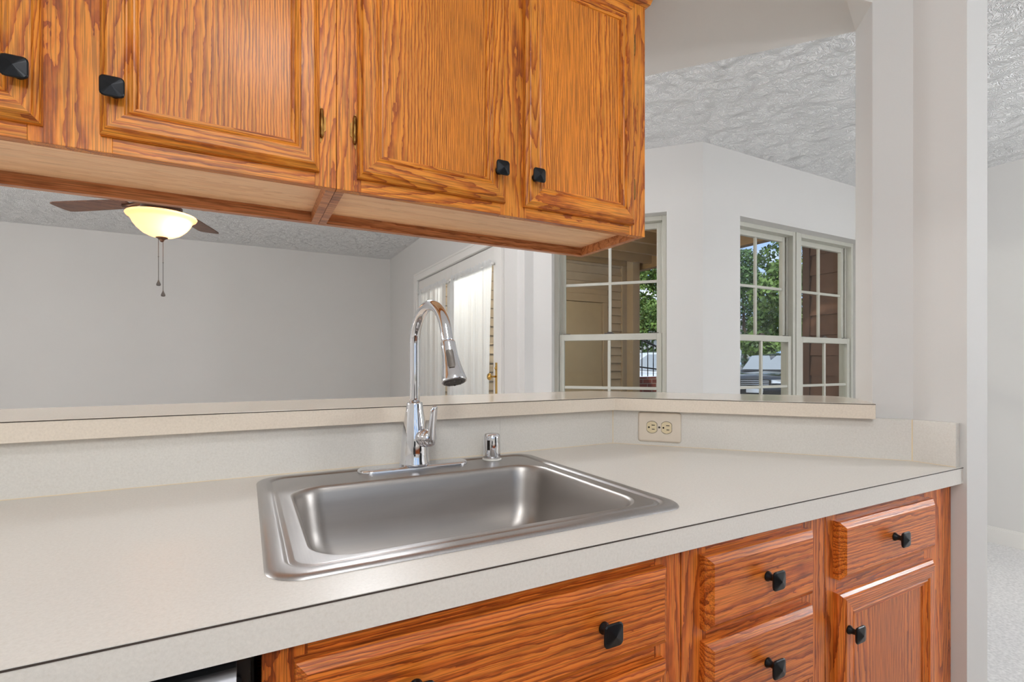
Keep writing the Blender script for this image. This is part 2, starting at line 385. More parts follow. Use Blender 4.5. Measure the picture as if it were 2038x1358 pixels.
# angled wall with window 1
WL = math.hypot(C2[0]-C1[0], C2[1]-C1[1]); WA = math.atan2(C2[1]-C1[1], C2[0]-C1[0]); TW = .17
WZ0, WZ1 = .62, 2.065
s0, s1 = .2037*WL/1.0*1.0, .822*WL
M1 = Matrix.Translation((*C1, 0)) @ Matrix.Rotation(WA, 4, 'Z')
def lb(mb, M, x0, x1, y0, y1, z0, z1, mat=0):
    t = MB(); t.box(x0, x1, y0, y1, z0, z1); mb.add([tuple(M @ Vector(q)) for q in t.v], t.f, mat)
m = MB()
lb(m, M1, 0, s0, 0, TW, -.02, ZC); lb(m, M1, s1, WL, 0, TW, -.02, ZC); lb(m, M1, s0, s1, 0, TW, WZ1, ZC); lb(m, M1, s0, s1, 0, TW, -.02, WZ0)
struct(m.build('wall_angled', paint))
BX0, BX1 = 2.68, 4.06
m = MB(); m.prism([C2, (BX0, 2.054), (BX0, 2.224), (C2[0]+.07, 2.224)], -.02, ZC); m.box(BX1, 4.34, 2.054, 2.224, -.02, ZC)
m.box(BX0, BX1, 2.054, 2.224, WZ1, ZC); m.box(BX0, BX1, 2.054, 2.224, -.02, WZ0)
struct(m.build('wall_bay', paint))
# baseboard
m = MB(); m.prism([(4.34, -1.6), (4.34, 2.054), (4.326, 2.054), (4.326, -1.6)], -.02, .07); m.prism([(4.34, -1.6), (4.34, 2.054), (4.332, 2.054), (4.332, -1.6)], .07, .085)
struct(m.build('baseboard_right', paintW))
m = MB(); m.box(BX0-.3, 4.326, 2.04, 2.054, -.02, .08); struct(m.build('baseboard_bay', paintW))
m = MB(); m.box(-3.5, 1.58, 6.186, 6.2, -.02, .08); struct(m.build('baseboard_far', paintW))

# ------------------------------------------------------------------ windows
def window(n, loc, rotz, wd, label):
    root = thing('window_%d' % n, label, 'window', loc, rotz); struct(root)
    H = WZ1-WZ0; z0 = WZ0; z1 = WZ1; mid = CZ+.172
    def L(fn, name, mat, par, bevel=.002):
        q = MB(); fn(q); return q.build(name, mat, par, local=True, bevel=bevel)
    def fr(q):
        t = .028
        q.box(0, t, .075, .165, z0, z1); q.box(wd-t, wd, .075, .165, z0, z1); q.box(t, wd-t, .075, .165, z1-t, z1); q.box(t, wd-t, .075, .165, z0, z0+t)
        q.box(t, t+.008, .115, .122, z0+t, z1-t); q.box(wd-t-.008, wd-t, .115, .122, z0+t, z1-t)
    L(fr, 'window_frame', vinyl, root)
    for nm, y0, za, zb, top, bot in (('upper_sash', .128, mid-.018, z1-.028, .034, .036), ('lower_sash', .086, z0+.028, mid+.02, .04, .05)):
        t = .032; x0, x1 = .030, wd-.030
        def sf(q):
            q.box(x0, x0+t, y0, y0+.028, za, zb); q.box(x1-t, x1, y0, y0+.028, za, zb)
            q.box(x0+t, x1-t, y0, y0+.028, zb-top, zb); q.box(x0+t, x1-t, y0, y0+.028, za, za+bot)
        sa = L(sf, nm, vinyl, root)
        ga, gb = za+bot, zb-top; xc = (x0+x1)/2; zc = (ga+gb)/2
        def mu(q): q.box(xc-.009, xc+.009, y0+.006, y0+.022, ga, gb); q.box(x0+t, x1-t, y0+.007, y0+.021, zc-.009, zc+.009)
        L(mu, 'muntins', vinyl, sa)
        def gp(q): q.box(x0+t-.003, x1-t+.003, y0+.012, y0+.015, ga-.003, gb+.003)
        L(gp, 'glass_pane', glass, sa, 0)
    def lk(q):
        q.box(wd/2-.03, wd/2+.03, .09, .112, mid+.02, mid+.026); q.box(wd/2-.012, wd/2+.02, .094, .106, mid+.026, mid+.034)
    L(lk, 'sash_lock', darkgrey, root)
    for xx in (.055, wd-.055-.04):
        def tl(q): q.box(xx, xx+.045, .092, .108, mid+.02, mid+.025)
        L(tl, 'tilt_latch', darkgrey, root, .001)
    return root
window(1, (*tuple(M1 @ Vector((s0, 0, 0)))[:2], 0), WA, s1-s0, 'double-hung white window in the angled wall left of the corner')
window(2, (BX0, 2.054, 0), 0, (BX1-BX0)/2-.02, 'left unit of the twin white window in the bay wall')
window(3, ((BX0+BX1)/2+.02, 2.054, 0), 0, (BX1-BX0)/2-.02, 'right unit of the twin white window in the bay wall')
root = thing('window_4', 'unseen wide window added for fill light in the wall behind the camera', 'window', (KX0, -1.7, 0)); struct(root)  # added unseen window, lets in soft frontal fill light
m = MB()
for a0, a1 in ((KX0, KX0+.05), (KX1-.05, KX1), ((KX0+KX1)/2-.03, (KX0+KX1)/2+.03)): m.box(a0, a1, -1.73, -1.66, KZ0, KZ1)
m.box(KX0+.05, KX1-.05, -1.73, -1.66, KZ1-.05, KZ1); m.box(KX0+.05, KX1-.05, -1.73, -1.66, KZ0, KZ0+.05); m.build('window_frame', vinyl, root)
m = MB(); m.box(KX0+.04, KX1-.04, -1.70, -1.697, KZ0+.04, KZ1-.04); m.build('glass_pane', glass, root)
m = MB(); m.box((BX0+BX1)/2-.02, (BX0+BX1)/2+.02, 2.054+.068, 2.054+.168, WZ0, WZ1); struct(m.build('trim_1', vinyl, bevel=.002), 'mullion between the twin windows')

# ------------------------------------------------------------------ french doors, casing, curtains
m = MB()
for y0, y1 in ((DY0-.075, DY0), (DY1, DY1+.075)): m.box(1.562, 1.58, y0, y1, -.02, DZ+.075)
m.box(1.562, 1.58, DY0, DY1, DZ, DZ+.075); m.box(1.556, 1.562, DY0-.075, DY0-.055, -.02, DZ+.075); m.box(1.556, 1.562, DY1+.055, DY1+.075, -.02, DZ+.075); m.box(1.556, 1.562, DY0-.055, DY1+.055, DZ+.055, DZ+.075)
struct(m.build('trim_2', paintW, bevel=.003), 'white casing around the french doors')
ym = (DY0+DY1)/2
for n, (y0, y1, hs) in enumerate(((DY0+.004, ym-.002, 1), (ym+.002, DY1-.004, 0))):
    root = thing('door_%d' % (n+1), ['right french door leaf with the brass handle', 'left french door leaf beyond the faucet'][n], 'door', (1.60, y0, 0)); struct(root)
    q = MB(); x0, x1 = 1.59, 1.632; t = .115
    q.box(x0, x1, y0, y0+t, 0, DZ-.006); q.box(x0, x1, y1-t, y1, 0, DZ-.006); q.box(x0, x1, y0+t, y1-t, DZ-.13, DZ-.006); q.box(x0, x1, y0+t, y1-t, 0, .24)
    q.build('door_frame', paintW, root, bevel=.003)
    q = MB(); q.box(1.608, 1.612, y0+t-.004, y1-t+.004, .236, DZ-.126); q.build('glass_pane', glass, root)
    if hs:
        q = MB(); yy = y0+.065
        q.prism([(1.590, yy-.016), (1.590, yy+.016), (1.585, yy+.012), (1.585, yy-.012)], CZ-.22, CZ+.01)
        q.tube([(1.587, yy, CZ-.09), (1.545, yy, CZ-.09)], .007, 12); q.lathe([(.0, -.001), (.02, .002), (.026, .012), (.02, .022), (.0, .026)], (1.545, yy, CZ-.09), (-1, 0, 0), 16, cap0=False, cap1=False)
        q.lathe([(.012, 0), (.014, .004), (.009, .01)], (1.588, yy, CZ-.03), (-1, 0, 0), 12)
        q.build('door_handle', goldm, root)
def curtain(y0, y1, label, seed, edge=0.0):
    rnd = random.Random(seed)
    root = thing('curtain', label, 'curtain', (1.575, (y0+y1)/2, 1.88), 0, 'sheer curtains on the french doors')
    q = MB(); nu, nv = 120, 30
    ph = [rnd.uniform(0, 6.28) for _ in range(4)]
    for layer in (0,):
        rings = []
        for j in range(nv+1):
            v = j/nv; z = 1.915-v*1.80; row = []
            for i in range(nu+1):
                u = i/nu; uu = u+edge*v*(1-u)*.16
                gather = 1.0
                fold = .010*math.sin(uu*62+ph[0])+.006*math.sin(uu*103+ph[1]+v*1.5)+.008*math.sin(uu*27+ph[2]+v*.8)
                if v < .03: fold *= .35
                row.append((1.572-.012-abs(v-.03)*.01+fold*.75, y0+(y1-y0)*uu, z+(.006*math.sin(u*90+ph[3]) if j == 0 else 0)))
            rings.append(row)
        q.loft(rings, 0, True, closed=False)
    q.build('fabric', curt, root)
    q = MB(); q.tube([(1.566, y0-.01, 1.88), (1.566, y1+.01, 1.88)], .005, 10)
    q.lathe([(.0, 0), (.011, .004), (.013, .012), (.008, .02), (0, .022)], (1.566, y0-.008, 1.88), (0, -1, 0), 12, cap0=False, cap1=False)
    q.lathe([(.0, 0), (.011, .004), (.013, .012), (.008, .02), (0, .022)], (1.566, y1+.008, 1.88), (0, 1, 0), 12, cap0=False, cap1=False)
    q.box(1.566, 1.590, y0+.003, y0+.012, 1.872, 1.888); q.box(1.566, 1.590, y1-.012, y1-.003, 1.872, 1.888)
    q.build('curtain_rod', paintW, root)
curtain(DY0+.10, ym-.05, 'white sheer curtain on the right french door beside the brass handle', 3, .35)
curtain(ym+.05, DY1-.08, 'white sheer curtain on the left french door, seen through the faucet arch', 5)

# ------------------------------------------------------------------ bar ledge
ZL0, ZL1 = CT+.103, CZ-.099
n0 = Vector((.970, 1.17)); n1 = Vector((1.382, .673))
led = [(-1.9, 1.17), tuple(n0), tuple(n1), tuple(Q), tuple(P), (1.585, .845), (1.607, .885), (1.601, .925), (1.124, 1.50), (-1.9, 1.50)]
root = thing('bar_ledge', 'long cream laminate bar ledge bending along the pass-through above the backsplash', 'counter', (0, 1.3, ZL0))
m = MB(); m.prism(led, ZL0, ZL1-.0016); m.prism(led, ZL1-.0016, ZL1, 1)
m.build('ledge_slab', [LEDGE, LEDGE], root, bevel=.0008)
m = MB()
def strip(mb, a, b2, out, z0, z1):
    a = Vector(a); b2 = Vector(b2); d = (b2-a).normalized(); nn = Vector((d.y, -d.x))
    mb.prism([tuple(a), tuple(b2), tuple(b2+nn*out), tuple(a+nn*out)], z0, z1)
strip(m, (-1.9, 1.17), n0, .0006, ZL1-.0024, ZL1-.0006); strip(m, n0, n1, .0006, ZL1-.0024, ZL1-.0006)
m.build('edge_seam', SEAM, root)

# ------------------------------------------------------------------ countertop with backsplash
root = thing('countertop', 'cream laminate kitchen countertop with low backsplash around the sink', 'counter', (0, .8, CT-.038))
YF = .535; zt, zb = CT, CT-.038
hx0, hx1, hy0, hy1 = .05, .625, .625, 1.135
m = MB()
m.box(-1.9, hx0, YF, 1.217, zb, zt); m.box(hx0, hx1, YF, hy0, zb, zt); m.box(hx0, hx1, hy1, 1.217, zb, zt)
m.prism([(hx1, YF), (CX, YF), (CX, .634), (.992, 1.217), (hx1, 1.217)], zb, zt)
m.build('counter_slab', LAM, root)
m = MB(); strip(m, (-1.9, YF), (CX, YF), .0006, zt-.0026, zt-.0008); m.build('edge_seam', SEAM, root)
m = MB(); sz = CT+.1025
m.box(-1.9, .60, 1.197, 1.2165, CT, sz)
m.prism([(.60, 1.197), tuple(B1), (.992, 1.2165), (.60, 1.2165)], CT, sz)
m.prism([tuple(B1), tuple(B2), (CX-.001, .634), (.9935, 1.2155)], CT, sz)
m.prism([tuple(B2), (1.455, .541), (CX-.001, .541), (CX-.001, .634)], CT, sz)
m.build('backsplash', LAM, root, bevel=.0008)
m = MB()
strip(m, (-1.9, 1.1970), B1, .0012, CT, CT+.0012); strip(m, B1, B2, .0012, CT, CT+.0012); strip(m, B2, (1.455, .541), .0012, CT, CT+.0012)
for c, d in ((B1, Vector((-.0008, -.0005))), (B2, Vector((-.0008, -.0004)))):
    m.prism([tuple(c), (c.x+d.x-.0005, c.y+.0012), (c.x+d.x, c.y+d.y), (c.x+.0006, c.y-.0016)], CT, sz)
m.build('caulk_line', CAULK, root)

# ------------------------------------------------------------------ sink
root = thing('sink', 'stainless steel drop-in kitchen sink with a single deep bowl', 'sink', (.3375, .88, CT))
SX0, SX1, SY0, SY1 = .018, .657, .598, 1.165
m = MB(); rings = []
def rim(i, z, r): rings.append(rr(SX0+i, SX1-i, SY0+i, SY1-i, max(r-i*.5, .01), CT+z, 10))
for i, z in ((0, .0002), (.001, .002), (.004, .0042), (.008, .0052), (.020, .0052), (.0235, .0046), (.0255, .0022), (.028, .0018), (.031, .0030), (.034, .0034)): rim(i, z, .045)
m.loft(rings, 0, True)
bx0, bx1, by0, by1 = .070, .606, .643, 1.034
ring2 = [rings[-1], rr(bx0-.004, bx1+.004, by0-.004, by1+.004, .060, CT+.0034, 10), rr(bx0, bx1, by0, by1, .058, CT+.0030, 10)]
m.loft(ring2, 0, True)
m.build('sink_rim', STEELRIM, root)
m = MB(); r3 = []
for i, z, r in ((0, .0030, .058), (.003, .0015, .057), (.006, -.003, .056), (.008, -.010, .055), (.011, -.03, .054), (.017, -.075, .052), (.022, -.10, .05), (.030, -.121, .052), (.042, -.138, .056), (.060, -.150, .06), (.085, -.157, .05), (.13, -.161, .04)):
    r3.append(rr(bx0+i, bx1-i, by0+i, by1-i, r, CT+z, 10))
cx, cy = (bx0+bx1)/2, (by0+by1)/2
tot = len(r3[0])
# drain circle ring matched point to point
last = r3[-1]; circ = []
for (x, y, z) in last:
    a = math.atan2((y-cy), (x-cx)); circ.append((cx+.045*math.cos(a), cy+.045*math.sin(a), CT-.164))
r3.append(circ); m.loft(r3, 0, True)
m.build('sink_bowl', STEEL, root)
m = MB(); m.lathe([(.047, 0), (.045, .002), (.036, .0), (.034, -.006), (.0, -.006)], (cx, cy, CT-.1635), (0, 0, 1), 32, cap0=False, cap1=False)
m.lathe([(.0, 0), (.008, 0), (.008, .012), (.0, .014)], (cx, cy, CT-.169), (0, 0, 1), 16, cap0=False, cap1=False); m.build('drain', chrome, root)

# ------------------------------------------------------------------ faucet
FX, FY = .340, 1.113; z0 = CT+.0036
root = thing('faucet', 'chrome pull-down kitchen faucet with high arched spout behind the sink', 'faucet', (FX, FY, z0))
m = MB(); pl = []
for i, z in ((0, 0), (-.0005, .003), (.001, .006), (.005, .0082), (.012, .0085)): pl.append(rr(FX-.127+i, FX+.127-i, FY-.030+i, FY+.030-i, .0295-i, z0+z, 12))
m.loft(pl, 0, True, cap1=True); m.build('escutcheon', chrome, root)
m = MB(); zb0 = z0+.0085
m.lathe([(.0345, 0), (.0342, .004), (.0322, .012), (.0310, .03), (.0298, .055), (.0272, .08), (.0232, .105), (.0196, .125), (.0180, .137), (.0178, .1395), (.0170, .1405)], (FX, FY, zb0), (0, 0, 1), 40)
m.build('faucet_body', chrome, root)
az = R(-84); hd = Vector((math.cos(az), math.sin(az), 0))       # direction the spout reaches
rr_ = .081; tr = .0118; apz = CT+.366
m = MB(); pts = [Vector((FX, FY, zb0+.138+.012*i)) for i in range(0, 12)]
zc_ = apz-rr_
pts = [p_ for p_ in pts if p_.z < zc_-.004]
for i in range(0, 33):
    a = R(180-163*i/32); pts.append(Vector((FX, FY, zc_))+hd*(rr_+rr_*math.cos(a))+Vector((0, 0, rr_*math.sin(a))))
d_end = (pts[-1]-pts[-2]).normalized()
for i in range(1, 4): pts.append(pts[-1]+d_end*.010)
m.tube(pts, tr, 24); m.build('spout', chrome, root)
hb = pts[-1]
m = MB(); m.lathe([(.0145, -.004), (.0150, -.002), (.0150, .006), (.0158, .026), (.0190, .048), (.0235, .069), (.0255, .077), (.0252, .0800), (.0225, .0805)], hb, d_end, 36)
sh = m.build('spray_head', chrome, root)
# button and nozzle face on the head
side = Vector((.35, -1, 0)); side = (side-d_end*side.dot(d_end)).normalized(); cr = d_end.cross(side)
side = (Vector((0, 0, 0))-Vector((hb.x, hb.y, 0))); side = (side-d_end*side.dot(d_end)).normalized(); cr = d_end.cross(side)
m = MB()
for (w_, h0, h1, off) in ((.0075, .018, .056, .0012), ):
    rows = []
    for j in range(9):
        t_ = j/8; h = h0+(h1-h0)*t_; rad = .0155+max(0, (h-.03))*.12+off+.0012
        if h > .026: rad = .0158+(h-.026)/.043*.0077+off
        ww = w_*(1 if 0 < j < 8 else .8)
        rows.append([hb+d_end*h+cr*(ww*k/3)+side*(math.sqrt(max(rad*rad-(ww*k/3)**2, 0))) for k in range(-3, 4)])
    m.loft(rows, 0, True, closed=False)
m.build('spray_button', plain('grey_button', (110, 104, 98), .4, metal=.5), sh)
m = MB(); m.lathe([(.0222, .0810), (.0218, .0820), (.015, .0823), (.0, .0823)], hb, d_end, 28, cap0=False, cap1=False)
for i in range(8):
    a = 2*math.pi*i/8; m.lathe([(.0022, 0), (.0018, .002)], hb+d_end*.0820+(side*math.cos(a)+cr*math.sin(a))*.015, d_end, 8)
m.build('spray_nozzle', darkgrey, sh)
# handle
hdir = Vector((.50, -.86, 0)).normalized(); hc = Vector((FX, FY, CT+.074))
m = MB(); m.lathe([(.0205, .014), (.0208, .034), (.0200, .0365), (.0192, .037), (.0200, .0385), (.0198, .046), (.0165, .052), (.009, .0545), (.0, .055)], hc, hdir, 32, cap1=False)
m.build('handle_hub', chrome, root)
m = MB(); base = hc+hdir*.050; up = Vector((0, 0, 1)); tng = hdir.cross(up)
rows = []
for j in range(15):
    t_ = j/14; h = -.014+.088*t_
    wdt = (.0125*(1-t_)+.0100*t_)*(math.sin(min(1, t_*6+.25)*math.pi/2))*(1 if t_ < .9 else math.sqrt(max(0, 1-((t_-.9)/.1)**2*.75)))
    th = .0068*(1-.35*t_)*(1 if t_ < .93 else .7); lean = .010*t_**1.5
    cc = base+up*h+hdir*lean
    rows.append([cc+tng*wdt*math.cos(2*math.pi*k/16)+hdir*th*math.sin(2*math.pi*k/16) for k in range(16)])
m.loft(rows, 0, True, True, True); m.build('handle_lever', chrome, root)

# air gap
AX, AY = .538, 1.118
root = thing('air_gap', 'small chrome air gap cap on the sink deck right of the faucet', 'air gap', (AX, AY, z0))
m = MB(); m.lathe([(.0235, 0), (.0237, .002), (.0225, .0035)], (AX, AY, z0), (0, 0, 1), 32); m.build('gasket', whitepl, root)
m = MB(); m.lathe([(.0215, .0035), (.0213, .010), (.0205, .055), (.0195, .061), (.0165, .0645), (.0, .0655)], (AX, AY, z0), (0, 0, 1), 36, cap1=False); m.build('cap', chrome, root)
vd = Vector((-.75, -.66, 0)).normalized(); vt = vd.cross(up)
m = MB(); rows = []
for j in range(5):
    zz = z0+.026+.024*j/4; rows.append([Vector((AX, AY, zz))+(vd*math.cos(a_)+vt*math.sin(a_))*.0217 for a_ in (-.16, 0, .16)])
m.loft(rows, 0, True, closed=False); m.build('vent_slot', slotm, root)

# ------------------------------------------------------------------ outlet
oc = Vector((1.070, 1.0915)); tpar = (oc-B1).dot((B2-B1).normalized())
Sd = (B2-B1).normalized(); oc = B1+Sd*tpar
root = thing('wall_outlet', 'almond double electrical outlet lying sideways on the angled backsplash', 'outlet', (oc.x, oc.y, CT+.055), math.atan2(Sd.y, Sd.x))
def lm(): return MB()
PW, PH = .061, .0435
m = MB()
def rxz(x0, x1, z0_, z1_, r, y, seg=6):
    return [(a[0], y, a[1]) for a in rr(x0, x1, z0_, z1_, r, 0, seg)]
m.loft([rxz(-PW, PW, -PH, PH, .008, -.0005), rxz(-PW, PW, -PH, PH, .008, -.002), rxz(-PW+.003, PW-.003, -PH+.003, PH-.003, .006, -.0055), rxz(-PW+.006, PW-.006, -PH+.006, PH-.006, .005, -.006)], 0, True, cap1=True)
m.build('cover_plate', almond, root, local=True)
for xx in (-.0205, .0205):
    m = MB(); pts = []
    for i in range(48):
        a = 2*math.pi*i/48; x = .0172*math.cos(a); z = .0172*math.sin(a); x = max(-.0142, min(.0142, x)); pts.append((x, z))
    m.loft([[(xx+x*1.06, -.0058, z*1.06) for x, z in pts], [(xx+x*1.06, -.0066, z*1.06) for x, z in pts], ], 1, False, cap1=True)
    m.loft([[(xx+x, -.0062, z) for x, z in pts], [(xx+x, -.0084, z) for x, z in pts]], 0, False, cap1=True)
    rc = m.build('receptacle', [ivory, slotm], root, local=True)
    m = MB(); m.box(xx-.001, xx+.0085, -.0088, -.0082, .0052, .0074); m.box(xx, xx+.0078, -.0088, -.0082, -.0070, -.0050)
    m.lathe([(.0026, 0), (.0026, .0006)], (xx-.0085, -.0083, -.0004), (0, -1, 0), 14); m.build('slots', slotm, rc, local=True)
m = MB(); m.lathe([(.0032, 0), (.0028, .0012), (0, .0015)], (0, -.006, 0), (0, -1, 0), 14, cap1=False); m.build('screw', darkgrey, root, local=True)

# ------------------------------------------------------------------ cabinet doors / drawer fronts / knobs
def framed(mb, x0, x1, z0_, z1_, y, prof):
    # prof: (inset, proud); four mitred sides, vertical grain index 0, horizontal index 1
    for k in range(len(prof)-1):
        (i0, p0), (i1, p1) = prof[k], prof[k+1]
        a = [(x0+i0, y-p0, z0_+i0), (x1-i0, y-p0, z0_+i0), (x1-i0, y-p0, z1_-i0), (x0+i0, y-p0, z1_-i0)]
        c = [(x0+i1, y-p1, z0_+i1), (x1-i1, y-p1, z0_+i1), (x1-i1, y-p1, z1_-i1), (x0+i1, y-p1, z1_-i1)]
        for s_ in range(4):
            t_ = (s_+1) % 4; mb.add([a[s_], a[t_], c[t_], c[s_]], [(0, 1, 2, 3)], 1 if s_ in (0, 2) else 0)
DOORP = [(0, 0), (0, .0085), (.0015, .0115), (.0065, .0150), (.0085, .0185), (.0110, .0195), (.0320, .0195), (.0335, .0165), (.0355, .0160), (.0385, .0175), (.0410, .0160), (.0425, .0135), (.0450, .0130), (.0475, .0135), (.0490, .0100)]
DRAWP = [(0, 0), (0, .0100), (.0012, .0122), (.0100, .0185), (.0115, .0195)]
def knob(x, y, z, parent):
    q = MB()
    q.lathe([(.0085, 0), (.0085, .002), (.0055, .006), (.0050, .012), (.0075, .017)], (x, y, z), (0, -1, 0), 20)
    h = .0155
    def sq(hh, yy, bulge=.0012, n_=6):
        out = []
        for cxn, czn in ((1, -1), (1, 1), (-1, 1), (-1, -1)):
            for i in range(4):
                a0 = {(1, -1): -90, (1, 1): 0, (-1, 1): 90, (-1, -1): 180}[(cxn, czn)]; r_ = .0062*hh/h
                a = R(a0+30*i); out.append((x+cxn*(hh-r_)+r_*math.cos(a), yy, z+czn*(hh-r_)+r_*math.sin(a)))
        return out
    q.loft([sq(.008, y-.015), sq(h-.001, y-.0185), sq(h, y-.0200), sq(h, y-.0215), sq(h-.0015, y-.0228)], 0, False, cap0=True)
    tip = (x, y-.0268, z); last = sq(h-.0015, y-.0228); k = len(q.v); q.v += last+[tip]
    for i in range(16): q.f.append((k+i, k+(i+1) % 16, k+16)); q.m.append(0); q.sm.append(False)
    return q.build('knob', blackm, parent, bevel=0)
def hinge(x, z, sgn, y, parent):
    q = MB(); q.lathe([(.0, -.027), (.0028, -.026), (.0034, -.022), (.0036, -.0215), (.0036, -.012), (.0040, -.0115), (.0040, .0105), (.0036, .011), (.0036, .0215), (.0034, .022), (.0026, .026), (0, .0275)], (x+sgn*.0025, y-.004, z), (0, 0, 1), 14, cap0=False, cap1=False)
    zz = [-.036, -.014, -.012, .012, .014, .032]; ww = [.001, .0075, .010, .010, .0075, .001]
    pts = [(x, z+a) for a in zz]+[(x+sgn*b_, z+a) for a, b_ in reversed(list(zip(zz, ww)))]
    n_ = len(pts); q.add([(a, y, c) for a, c in pts]+[(a, y-.0018, c) for a, c in pts], [tuple(range(n_)), tuple(range(n_, 2*n_))[::-1]]+[(i, (i+1) % n_, n_+(i+1) % n_, n_+i) for i in range(n_)])
    return q.build('hinge', brass, parent)
def door(x0, x1, z0_, z1_, y, parent, kn, hinges, mats, name='door'):
    q = MB(); framed(q, x0, x1, z0_, z1_, y, DOORP)
    d = q.build(name, [mats[0], mats[1]], parent)
    q = MB(); i = .0475; q.box(x0+i, x1-i, y-.0102, y-.002, z0_+i, z1_-i); q.build('panel', mats[2], d)
    if kn: knob(kn[0], y-.0195, kn[1], d)
    for hx, hz, sg in hinges: hinge(hx, hz, sg, y, d)
    return d
def drawer(x0, x1, z0_, z1_, y, parent, kns, mats, name='drawer'):
    q = MB(); framed(q, x0, x1, z0_, z1_, y, DRAWP); i = .0115
    q.add([(x0+i, y-.0195, z0_+i), (x1-i, y-.0195, z0_+i), (x1-i, y-.0195, z1_-i), (x0+i, y-.0195, z1_-i)], [(0, 1, 2, 3)], 1)
    d = q.build(name, [mats[1], mats[1]], parent)
    for kx, kz in kns: knob(kx, y-.0195, kz, d)
    return d

# ------------------------------------------------------------------ upper cabinets
UY, UB = .985, 1.262; UZ0, UZ1 = CZ+.33, ZS
UM = (oakV, oakH, oakP)
def upper(xa, xb, stiles, doors, label):
    root = thing('wall_cabinet', label, 'cabinet', ((xa+xb)/2, (UY+UB)/2, UZ0), 0, 'oak cabinets hanging from the soffit')
    q = MB(); t = .016
    for a0, a1 in ((xa, xa+t), (xb-t, xb)):
        q = MB(); q.box(a0, a1, UY+.019, UB, UZ0, UZ1); q.build('side_panel', oakE, root)
    q = MB(); q.box(xa+t, xb-t, UY+.019, UB-.018, UZ0+.024, UZ0+.036); q.build('bottom_panel', veneer, root)
    q = MB(); q.box(xa+t, xb-t, UB-.018, UB, UZ0, UZ0+.05); q.box(xa+t, xb-t, UB-.008, UB, UZ0+.05, UZ1); q.build('back_rail', oakE, root)
    q = MB()
    for s0_, s1_ in stiles: q.box(s0_, s1_, UY, UY+.019, UZ0, UZ1, 0)
    for k in range(len(stiles)-1):
        q.box(stiles[k][1], stiles[k+1][0], UY, UY+.019, UZ0, UZ0+.038, 1); q.box(stiles[k][1], stiles[k+1][0], UY, UY+.019, UZ1-.06, UZ1, 1)
    q.build('face_frame', [oakV, oakH], root, bevel=.0006)
    dz0, dz1 = UZ0+.024, CZ+.906
    for d in doors: door(d[0], d[1], dz0, dz1, UY, root, d[2], d[3], UM)
    q = MB()
    e = .014 if xb > .5 else 0
    prof = [(0, -.034), (.010, -.030), (.014, -.018), (.024, -.008), (.024, 0)]
    vs = []; 
    for off, dz in prof: vs.append([(xa, UY-off, UZ1+dz), (xb+(off if e else 0), UY-off, UZ1+dz)] + ([(xb+off, UY+.12, UZ1+dz)] if e else []))
    q.loft(vs, 0, False, closed=False)
    q.build('crown', oakH, root)
    return root
zk = CZ+.417; hz0, hz1 = CZ+.446, CZ+.815
upper(-.620, .1495, [(-.620, -.575), (-.285, -.185), (.112, .1495)],
      [(-.585, -.267, (-.287, zk), [(-.587, hz0, -1), (-.587, hz1, -1)]), (-.199, .119, (-.178, zk), [(.121, hz0, 1), (.121, hz1, 1)])],
      'oak wall cabinet at top left, with the two knobs side by side at its middle')
upper(.1505, .915, [(.1505, .195), (.495, .560), (.862, .915)],
      [(.187, .503, (.481, zk), [(.185, hz0, -1), (.185, hz1, -1)]), (.551, .870, (.5715, zk), [(.872, hz0, 1), (.872, hz1, 1)])],
      'oak wall cabinet ending beside the white column opening, nearest the windows')

# ------------------------------------------------------------------ base cabinets
BY = .557; LM = (shadedV, shadedH, shadedP); TK = .10
def base(xa, xb, label, stiles, rails):
    root = thing('base_cabinet', label, 'cabinet', ((xa+xb)/2, .85, 0), 0, 'oak base cabinets under the countertop')
    q = MB(); t = .016; top = CT-.040
    lo = CT-.20
    q.box(xa, xa+t, BY+.02, .595, lo, top); q.box(xa, xa+t, BY+.02, 1.10 if xb < .8 else .85, TK, lo)
    q.box(xb-t, xb, BY+.02, .595 if xb < 1 else .60, lo, top); q.box(xb-t, xb, BY+.02, 1.0 if xb < 1 else .60, TK, lo)
    q.box(xa+t, xb-t, BY+.02, .60, TK, TK+.016); q.box(xa, xb, BY+.07, BY+.085, 0, TK)
    q.build('carcass', shadedV, root)
    q = MB()
    for s0_, s1_ in stiles: q.box(s0_, s1_, BY, BY+.019, TK, top, 0)
    for a0, a1, z0_, z1_ in rails: q.box(a0, a1, BY, BY+.019, z0_, z1_, 1)
    q.build('face_frame', [shadedV, shadedH], root, bevel=.0006)
    return root
top = CT-.040
b1 = base(.014, .589, 'oak sink cabinet directly under the steel sink, with one wide false drawer front', [(.014, .056), (.536, .589)],
          [(.056, .536, top-.045, top), (.056, .536, .700, .755), (.056, .536, TK, TK+.05)])
drawer(.043, .549, .742, .854, BY, b1, [(.165, .798), (.426, .798)], LM, 'false_front')
door(.043, .290, .130, .717, BY, b1, (.268, .655), [], LM); door(.302, .549, .130, .717, BY, b1, (.324, .655), [], LM)
b2 = base(.591, .966, 'oak base cabinet with a stack of drawers, right of the sink cabinet', [(.591, .645), (.895, .966)],
          [(.645, .895, top-.045, top), (.645, .895, .70, .75), (.645, .895, .555, .60), (.645, .895, .37, .41), (.645, .895, TK, TK+.05)])
for z0_, z1_ in ((.737, .854), (.584, .718), (.400, .566), (.130, .382)): drawer(.631, .908, z0_, z1_, BY, b2, [(.770, (z0_+z1_)/2+.004 if z1_-z0_ < .2 else z1_-.06)], LM)
b3 = base(.968, 1.472, 'oak base cabinet with one drawer over one door, against the white column', [(.968, 1.003), (1.345, 1.472)],
          [(1.003, 1.345, top-.045, top), (1.003, 1.345, .70, .76), (1.003, 1.345, TK, TK+.05)])
